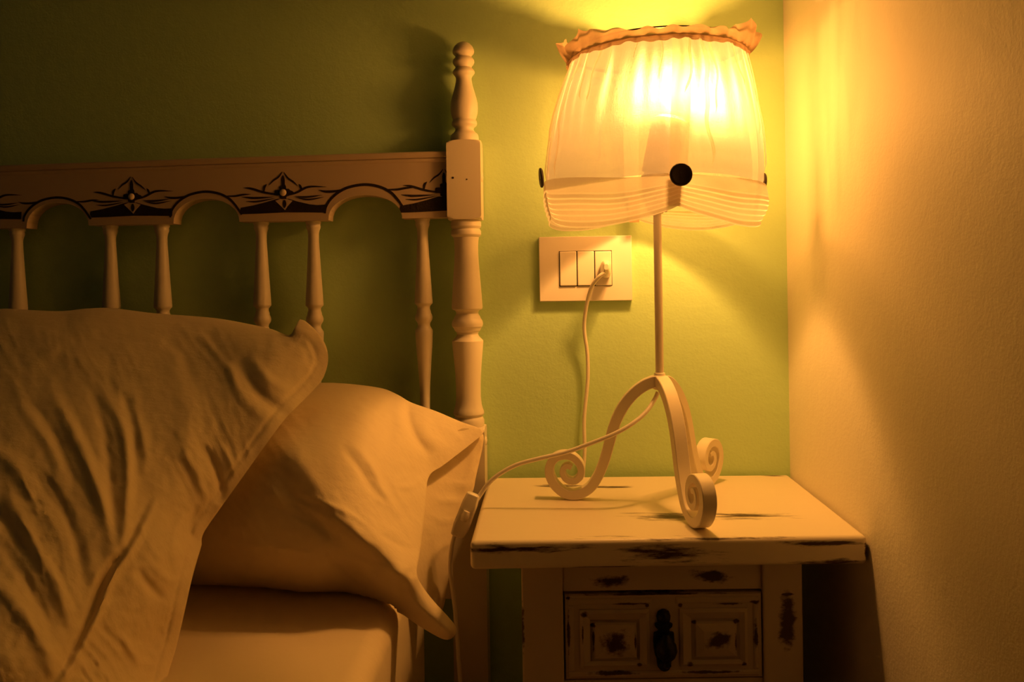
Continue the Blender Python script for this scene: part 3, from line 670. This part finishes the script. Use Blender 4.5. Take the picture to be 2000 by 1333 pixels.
# iron drop handle: backplate silhouette and drop
sil = [(-3, 1191), (-11, 1195), (-14, 1204), (-13, 1212), (-11, 1216), (-18, 1219), (-17, 1225), (-11, 1230), (-12, 1234), (-20, 1236), (-21, 1252), (-20, 1268), (-18, 1280), (-15, 1286), (-14, 1296), (-13, 1303), (-7, 1310), (0, 1312)]
pl = [(1296 + x, y) for x, y in sil] + [(1296 - x, y) for x, y in reversed(sil[:-1])]
m = MB(); m.prism([fp(x, y, .0030) for x, y in pl], out_n * .003); hd = bevel(m.build('handle', M_iron, drawer, smooth=False), .0008, 2)
m = MB(); c = fp(1299, 1262, .011); m.lathe(c + Vector((0, 0, .014)), [(0, .003), (-.004, .005), (-.010, .0095), (-.016, .0108), (-.022, .0085), (-.027, .004), (-.031, .0045), (-.034, .001)], 24); m.build('drop_pull', M_iron, hd)
m = MB(); m.lathe(fp(1296, 1206, .006), [(0, .0066), (.002, .006), (.0042, .0035), (.005, .0001)], 20, out_n); m.build('boss', M_iron, hd)
m = MB(); m.lathe(fp(1296, 1299, .006), [(0, .006), (.002, .0055), (.0038, .003), (.0045, .0001)], 20, out_n); m.build('boss', M_iron, hd)

# ------------------------------------------------------------------ wall plate with two switches and a socket
wp = root('switch_plate', at(1143, 525, 0), 'white wall plate with two blank switches and one socket on green wall', 'wall switch')
def wq(px, py, y): return at(px, py, y)
def plate_box(name, x0, y0, x1, y1, yb, yf, mat, bev, parent, seg=3):
    m = MB(); q = [at(x0, y1, yf), at(x1, y1, yf), at(x1, y1, yf), at(x0, y1, yf)]
    A, B, C_, D_ = at(x0, y1, yf), at(x1, y1, yf), at(x1, y0, yf), at(x0, y0, yf)
    xs = (A.x + D_.x) / 2, (B.x + C_.x) / 2; zs = (A.z + B.z) / 2, (C_.z + D_.z) / 2
    m.box((xs[0], yf, zs[0]), (xs[1], yb, zs[1])); return bevel(m.build(name, mat, parent, angle=30), bev, seg)
cover = plate_box('cover_plate', 1053, 461.5, 1234.5, 588.5, -.0005, -.0085, M_plate, .001, wp)
plate_box('module_frame', 1092, 490, 1195.5, 559.5, -.006, -.0088, M_dark, .0004, wp)
plate_box('rocker', 1093.5, 491.5, 1126, 558.5, -.006, -.0108, M_plate, .0009, wp)
plate_box('rocker', 1128, 491, 1160.5, 558, -.006, -.0108, M_plate, .0009, wp)
so = plate_box('socket', 1162.5, 491, 1194.5, 558, -.006, -.0102, M_plate, .0009, wp)
m = MB(); m.lathe(at(1177, 527, -.0101), [(0, .0028), (.0006, .0026)], 16, (0, -1, 0)); m.build('socket_hole', M_dark, so)

# ------------------------------------------------------------------ table lamp
lamp = root('table_lamp', (LAMP.x, LAMP.y, NZ), 'lit bedside lamp with gathered cloth shade, brown buttons and three scroll legs', 'lamp')
# scroll legs: in-plane centre line (radius from the axis, height above the table) read from the left leg, crop units of .3 px
Lz = [(1262, 158), (1235, 163), (1180, 188), (1120, 235), (1065, 300), (1022, 375), (990, 455), (965, 540), (940, 630), (912, 710), (880, 778), (840, 835), (785, 873), (725, 888), (665, 872), (613, 828), (582, 765), (583, 705), (615, 655), (672, 634), (728, 645), (770, 685), (783, 735), (766, 778), (728, 800), (690, 790), (666, 758), (667, 722), (694, 702), (722, 712)]
k = .3 * .945 / FPX
lp = catmull([Vector(((1282 - x) * k, (906 - y) * k, 0)) for x, y in Lz], sub=6)
def scroll_leg(az):
    d = Vector((math.cos(az), math.sin(az), 0)); side = Vector((-d.y, d.x, 0)); loops = []; n = len(lp)
    for i, p in enumerate(lp):
        t = (lp[min(i + 1, n - 1)] - lp[max(i - 1, 0)]).normalized(); nr = Vector((-t.y, t.x, 0)); q = i / (n - 1)
        th = lerp(.0064, .0052, min(1, q * 2)) if q < .55 else lerp(.0052, .0028, (q - .55) / .45)
        hw = .0072
        P = lambda a, b: Vector((LAMP.x, LAMP.y, NZ)) + d * (p.x + nr.x * a) + Vector((0, 0, p.y + nr.y * a)) + side * b
        c = .0007
        loops.append([P(-th, -hw + c), P(-th, hw - c), P(-th + c, hw), P(th - c, hw), P(th, hw - c), P(th, -hw + c), P(th - c, -hw), P(-th + c, -hw)])
    m = MB(); m.loft(loops); zmin = min(v.z for v in m.v)
    for v in m.v: v.z += NZ - zmin + .0002
    return m.build('leg', M_lampmetal, lamp, angle=35), max(v.z for v in m.v)
for a in (175, -77, 50): _, HUBZ = scroll_leg(math.radians(a))
m = MB(); m.lathe((LAMP.x, LAMP.y, HUBZ - .016), [(0, .0055), (.001, .0075), (.0135, .0078), (.0150, .0070), (.0165, .0062), (.0185, .0060), (.0192, .0048)], 32); m.build('hub', M_lampmetal, lamp, angle=35)
SOCK = CH + .078
m = MB(); m.lathe((LAMP.x, LAMP.y, 0), [(HUBZ, .0045), (SOCK, .0045)], 24); m.build('pole', M_lampmetal, lamp)
m = MB(); m.lathe((LAMP.x, LAMP.y, SOCK), [(-.003, .0062), (0, .0085), (.004, .0125), (.008, .0130), (.010, .0165), (.040, .0170), (.042, .0150)], 32); sk = m.build('bulb_holder', M_plastic, lamp, angle=35)
for a in (0, 120, 240):
    m = MB(); t = math.radians(a + 200); m.lathe((LAMP.x + .011 * math.cos(t), LAMP.y + .011 * math.sin(t), SOCK + .0015), [(-.0035, .0016), (0.002, .0018)], 10); m.build('screw', M_plastic, sk)
TILT = Vector((BULB_DX, 0, BULB_Z - SOCK - .035)).normalized()
bc = Vector((LAMP.x, LAMP.y, SOCK + .036))
m = MB(); m.lathe(bc, [(0, .013), (.004, .014), (.006, .0185), (.060, .0205), (.066, .0195), (.070, .015)], 32, TILT); m.build('bulb_base', M_plastic, lamp, angle=35)
# frosted bulb
M_bulb = bpy.data.materials.new('lit_frosted_bulb'); M_bulb.use_nodes = True; nt = M_bulb.node_tree
nt.nodes.remove(nt.nodes['Principled BSDF']); em = N(nt, 'ShaderNodeEmission'); em.inputs[0].default_value = (1, .5, .15, 1); em.inputs[1].default_value = 4
tr = N(nt, 'ShaderNodeBsdfTransparent'); mx = N(nt, 'ShaderNodeMixShader'); mx.inputs[0].default_value = .1
nt.links.new(tr.outputs[0], mx.inputs[1]); nt.links.new(em.outputs[0], mx.inputs[2]); nt.links.new(mx.outputs[0], nt.nodes['Material Output'].inputs[0])
m = MB()
m.lathe(bc + TILT * .068, [(0, .012), (.006, .017), (.012, .025), (.024, .0305), (.034, .031), (.044, .0285), (.053, .022), (.059, .014), (.0615, .002)], 32, TILT); m.build('bulb', M_bulb, lamp, angle=0)

# shade: angle f = 0 faces the camera, positive to the right
F0 = math.radians(5.5)
def scal(f): return abs(math.sin(2 * (f - F0)))
def axis_off(H): return interp([(.06, -.0065), (.12, -.005), (.19, -.003), (.25, .0015)], H)
def r_body(H): return interp([(.100, .1165), (.108, .1180), (.124, .1182), (.147, .1165), (.170, .1135), (.1875, .1100), (.205, .1055), (.222, .1005), (.236, .0965), (.2457, .0940)], H)
folds = [(-86, 1.4, 4), (-70, 2.0, 3), (-62, 1.8, 2.2), (-41, .9, 3), (-33, .6, 2.5), (-8, .35, 3), (4, 2.0, 2.2), (10.5, 1.8, 1.8), (17, 2.0, 2.4), (28, 1.5, 3), (52, .8, 3), (70, 2.0, 3), (79, 1.8, 2.5), (92, 1.8, 4)] + [(102 + 11.3 * i, random.uniform(.6, 1.8), random.uniform(2, 4)) for i in range(15)]
def fold_r(f, H):
    dg = math.degrees(f); v = 0; tt = sstep(.105, .25, H)
    for c, a, wd in folds:
        cc = c + 2.0 * math.sin(H * 45 + c); x = (dg - cc + 180) % 360 - 180; ww = wd * lerp(1.6, .9, tt)
        v += a * .0009 * lerp(.25, 1.35, tt) * math.exp(-(x / ww) ** 2)
    v += .0009 * noise.noise(Vector((math.cos(f) * 3, math.sin(f) * 3, H * 14))) + .0010 * tt * math.sin(17 * f + 3 * math.sin(2 * f)) + .0006 * tt * math.sin(41 * f + 2 * math.sin(5 * f))
    return v
def SP3(f, H, r, lift=0):
    return Vector((LAMP.x + axis_off(H) + r * math.sin(f), LAMP.y - r * math.cos(f), CH + H + lift + .002 * math.sin(f - .3) * 0))
def grid_mesh(rows, name, mat, parent, closed=True):
    m = MB(); m.loft(rows, cap=False, closed=closed); return m.build(name, mat, parent, angle=0)
NF = 420
shade_root = None
rows = []
for i in range(64):
    t = i / 63; rows.append([])
    for j in range(NF):
        f = 2 * PI * j / NF; gather = math.exp(-((math.degrees(f - F0) + 45) % 90 - 45) ** 2 / 60)
        H = lerp(.1035, .2462, t); rr = r_body(H) + fold_r(f, H) - .0012 * gather * (1 - t)
        sag = .0018 * math.sin(3 * f + 1) * (1 - t)
        rows[-1].append(SP3(f, H + sag * (1 - t), rr))
shade = grid_mesh(rows, 'lamp_shade', M_shade, lamp)
# tucked, scalloped hem caught up by the buttons
NTK = 6; rows = []; NR = 66
for i in range(NR):
    t = i / (NR - 1); rows.append([])
    for j in range(NF):
        f = 2 * PI * j / NF; s = scal(f) ** .8; lf = sstep(.2, 1, -math.sin(f)); pin = 1 - sstep(0, .55, scal(f))
        top_ = lerp(.1010, .1040, 1 - s) + .009 * lf; hb = lerp(.0735, .0545 - .001 * math.sin(f), s); first = lerp(.0965, .0850, s) + .006 * lf
        if math.cos(f) < 0: hb += .007 * min(1, -math.cos(f) * 1.5)
        tb = .26
        H = lerp(top_, first, t / tb) if t < tb else lerp(first, hb, (t - tb) / (1 - tb))
        bul = math.sin(min(1, t * 1.15) * PI) * .0042 * (.35 + .65 * s) + .0012
        rr = lerp(.1190, .1135 if s > .5 else lerp(.1165, .1135, s * 2), t ** 1.6) + bul * 1.15
        if t >= tb:
            k_ = (t - tb) / (1 - tb) * NTK; fr = k_ - math.floor(k_)
            rr += (.0016 * (fr if fr < .82 else (1 - fr) / .18 * .82) - .0004) * (.7 + .3 * s) 
        rr -= .0045 * pin * sstep(0, .5, t)
        rr += .0005 * math.sin(9 * f + t * 4) * s + .0011 * noise.noise(Vector((math.cos(f) * 4, math.sin(f) * 4, t * 1.5)))
        rows[-1].append(SP3(f, H + .0012 * math.sin(7 * f + 1) * s * (1 - abs(2 * t - 1)), rr))
hem = grid_mesh(rows, 'tucked_hem', M_hem, shade)
# vertical seam strips (doubled cloth) behind each button
for a in (5.5, 95.5, 185.5, 275.5):
    for nm, H0_, H1_, wa, wb, mt_ in (('seam_strip', .1055, .2455, 8.5, 11.5, M_pleat), ('button_tab', .0735, .1045, 6.5, 7.5, M_ruffle)):
        rows = []
        for i in range(30):
            H = lerp(H0_, H1_, i / 29); wd = lerp(wa, wb, i / 29); rows.append([])
            for j in range(7):
                f = math.radians(a + wd * (j / 6 - .5) + (2.5 * sstep(.12, .24, H) if H > .105 else -1.5))
                rows[-1].append(SP3(f, H, (r_body(H) + fold_r(f, H) if H > .1045 else lerp(.1105, .1150, i / 29)) - .0018))
        grid_mesh(rows, nm, mt_, shade, closed=False)
# gathers: narrow doubled pleats fanning down from the ruffle
def pleat(a, w0, w1, H1, drift=0., seed=0):
    rows = []
    for i in range(36):
        t = i / 35; H = lerp(.2455, H1, t); wd = lerp(w0, w1, t ** .8) * (1 if t < .9 else max(.12, (1 - t) / .1)); rows.append([])
        cc = a + drift * t + 1.4 * math.sin(H * 60 + seed) + .6 * math.sin(H * 140 + seed * 2)
        for j in range(5):
            f = math.radians(cc + wd * (j / 4 - .5)); rr = r_body(H) + fold_r(f, H) + (.0012 + .0012 * math.sin(PI * j / 4)) * (1 if t < .92 else (1 - t) / .08)
            rows[-1].append(SP3(f, H, rr))
    grid_mesh(rows, 'gathered_pleat', M_pleat, shade, closed=False)
for q in ((-82, 5, 3, .11, 0), (-71, 4, 1.2, .115, -3), (-63, 3.2, 1.4, .112, -4), (-52, 2.2, .8, .19, 3), (-41, 2.4, .8, .185, -5), (-34, 2.2, .6, .21, 0), (-20, 1.4, .5, .225, 1), (-6, 1.5, .6, .20, 2), (14.5, 2.2, 1.2, .185, -6), (20, 4.2, 1.6, .112, 1), (27, 2.6, 1.0, .165, -2), (47, 2.2, .8, .2, 3),
          (59, 2.6, 1.2, .15, 4), (68, 3.4, 2.2, .112, 4), (78, 4, 2.4, .112, 3), (88, 4, 2, .115, 2), (115, 4, 1, .15, 0), (132, 3, 1, .12, 0), (150, 4, 1, .17, 0), (170, 3, 1, .13, 0), (186, 4, 1, .16, 0), (208, 3, 1, .12, 0), (226, 4, 1.5, .18, 0), (245, 3, 1, .13, 0), (262, 4, 1, .16, 0)):
    pleat(*q, seed=q[0])
# ruffle round the top
rows = []; NRR = 14
def ruf(f):
    dg = (math.degrees(f) + 180) % 360 - 180
    h = interp([(-180, .043), (-110, .040), (-88, .022), (-72, .012), (-60, .026), (-45, .017), (-25, .0115), (0, .0105), (22, .0115), (40, .013), (52, .022), (62, .031), (70, .026), (85, .020), (95, .024), (112, .040), (180, .043)], dg)  # hidden back raised, a shape that keeps bulb light off the wall
    fl = interp([(-180, .004), (-100, .010), (-85, .0155), (-70, .010), (-50, .006), (-20, .0015), (0, .0012), (30, .002), (50, .003), (66, .0085), (80, .015), (95, .012), (120, .006), (180, .004)], dg)
    return h, fl
for i in range(NRR):
    t = i / (NRR - 1); rows.append([])
    for j in range(NF):
        f = 2 * PI * j / NF; h, fl = ruf(f)
        rip = (.0016 * math.sin(19 * f + 2 * math.sin(3 * f)) + .0012 * math.sin(31 * f + 1.5)) * t * (1 + fl * 60) + .001 * math.sin(53 * f) * (1 - t) * .6
        hh = h * t + .0012 * math.sin(23 * f + 1) * t + .003 * noise.noise(Vector((math.cos(f) * 3, math.sin(f) * 3, 2))) * t
        rows[-1].append(SP3(f, .2440 + hh, .0955 + fl * t ** .8 + rip + .0016 * math.sin(t * PI)))
grid_mesh(rows, 'ruffle', M_ruffle, shade)
# turned-down lower edge of the ruffle
rows = []
for i in range(6):
    t = i / 5; rows.append([])
    for j in range(NF):
        f = 2 * PI * j / NF; q = .0008 * math.sin(37 * f + 2 * math.sin(4 * f)) + .0012 * math.sin(11 * f)
        rows[-1].append(SP3(f, .2475 - .0065 * t + q * t, .0968 + .0022 * math.sin(t * PI * .8) + abs(q) * t))
grid_mesh(rows, 'ruffle_edge', M_ruffle, shade)
m = MB(); m.tube([(LAMP.x + .0015 + .0935 * math.sin(2 * PI * i / 72), LAMP.y - .0935 * math.cos(2 * PI * i / 72), CH + .2556) for i in range(73)], .0009, 8); m.build('wire_ring', M_wire, shade)
# buttons
for a, H, tilt in ((5.5, .1025, 0), (275.5, .1170, .25), (95.5, .1085, 0), (185.5, .106, 0)):
    f = math.radians(a); n_ = Vector((math.sin(f), -math.cos(f), -.08 + tilt * .0)).normalized()
    c = SP3(f, H, .1232); m = MB()
    m.lathe(c, [(-.001, .0090), (0, .0108), (.0012, .0112), (.0024, .0106), (.0028, .0092), (.0023, .0080), (.0021, .001)], 36, n_)
    b = m.build('button', M_button, shade, angle=40)
    m = MB(); u_ = n_.orthogonal().normalized()
    for sg in (-1, 1): m.lathe(c + Vector((0, 0, sg * .0020)) + n_ * .0020, [(0, .0010), (.0003, .0009)], 10, n_)
    m.build('button_hole', M_dark, b)

# power cord, in-line switch and plug belong to the lamp
def cord(pts, r=.0024): 
    m = MB(); m.tube(catmull(pts, sub=7), r, 12); return m
a_ = [at(1285, 766, -.137), at(1280, 778, -.138), at(1262, 805, -.150), at(1235, 828, -.160), at(1200, 848, -.165), at(1150, 868, -.166), at(1105, 884, -.166), at(1050, 897, -.166), at(1008, 909, -.166), at(975, 927, -.167), at(955, 944, -.168), at(940, 964, -.169), at(932, 976, -.170)]
cord(a_).build('power_cord', M_plastic, lamp)
sA, sB = at(925.5, 964, -.172), at(893, 1049, -.176)
d_ = (sB - sA); Ln = d_.length; d_.normalize(); sw = d_.cross(Vector((0, 1, 0))).normalized(); dp_ = d_.cross(sw).normalized()
loops = []
for i in range(9):
    t = i / 8; s_ = {0: .55, 1: .85, 7: .85, 8: .55}.get(i, 1.0); c = sA + d_ * (Ln * (t if 0 < i < 8 else t) ); hw = lerp(.0084, .0094, t) * s_; hd_ = .0062 * s_
    if i == 1: c = sA + d_ * Ln * .03
    if i == 7: c = sA + d_ * Ln * .97
    loops.append([c + sw * (hw * cs * (1 if abs(cs) < .9 else 1)) + dp_ * (hd_ * sn) for cs, sn in ((-1, -.6), (-.8, -1), (.8, -1), (1, -.6), (1, .6), (.8, 1), (-.8, 1), (-1, .6))])
m = MB(); m.loft(loops); isw = bevel(m.build('inline_switch', M_plastic, lamp, angle=35), .0006, 2)
cc = sA + d_ * Ln * .5 - dp_ * .0062 * (1 if dp_.y > 0 else -1)
m = MB(); m.lathe(cc - d_ * .006, [(0, .0001), (.0005, .0035), (.006, .0045), (.0115, .0035), (.012, .0001)], 16, d_); m.build('rocker_switch', M_plastic, isw)
b_ = [at(888, 1046, -.176), at(883, 1066, -.175), at(880, 1090, -.172), at(880, 1118, -.170), at(884, 1150, -.170), at(891, 1210, -.170), at(896, 1290, -.170), at(899, 1340, -.170)]
e_ = b_[-1]; b_ += [Vector((e_.x, e_.y, .15)), Vector((e_.x + .004, e_.y + .02, .02)), Vector((e_.x + .03, -.04, .004)), Vector((-.02, -.008, .004)), Vector((.03, -.008, .03)), Vector((.045, -.008, .20)), at(1139, 1010, -.008), at(1139, 930, -.008), at(1142, 880, -.009), at(1141, 820, -.010), at(1148, 740, -.011), at(1147, 690, -.012), at(1141, 640, -.016), at(1146, 595, -.024), at(1156, 560, -.033), at(1170, 541, -.040), at(1181, 533, -.042)]
cord(b_).build('power_cord', M_plastic, lamp)
m = MB(); c = at(1183, 527, -.0104)
L = []
for y_, wx, wz in ((0, .0065, .0105), (-.006, .0068, .0110), (-.014, .0062, .0105), (-.024, .0048, .0085), (-.032, .0036, .0055), (-.035, .0025, .0035)):
    L.append([(c.x + wx * math.copysign(abs(math.cos(t)) ** .7, math.cos(t)) + y_ * .05, c.y + y_, c.z + wz * math.copysign(abs(math.sin(t)) ** .7, math.sin(t)) + y_ * -.08) for t in [2 * PI * i / 24 for i in range(24)]])
m.loft(L); m.build('plug', M_plastic, lamp, angle=50)
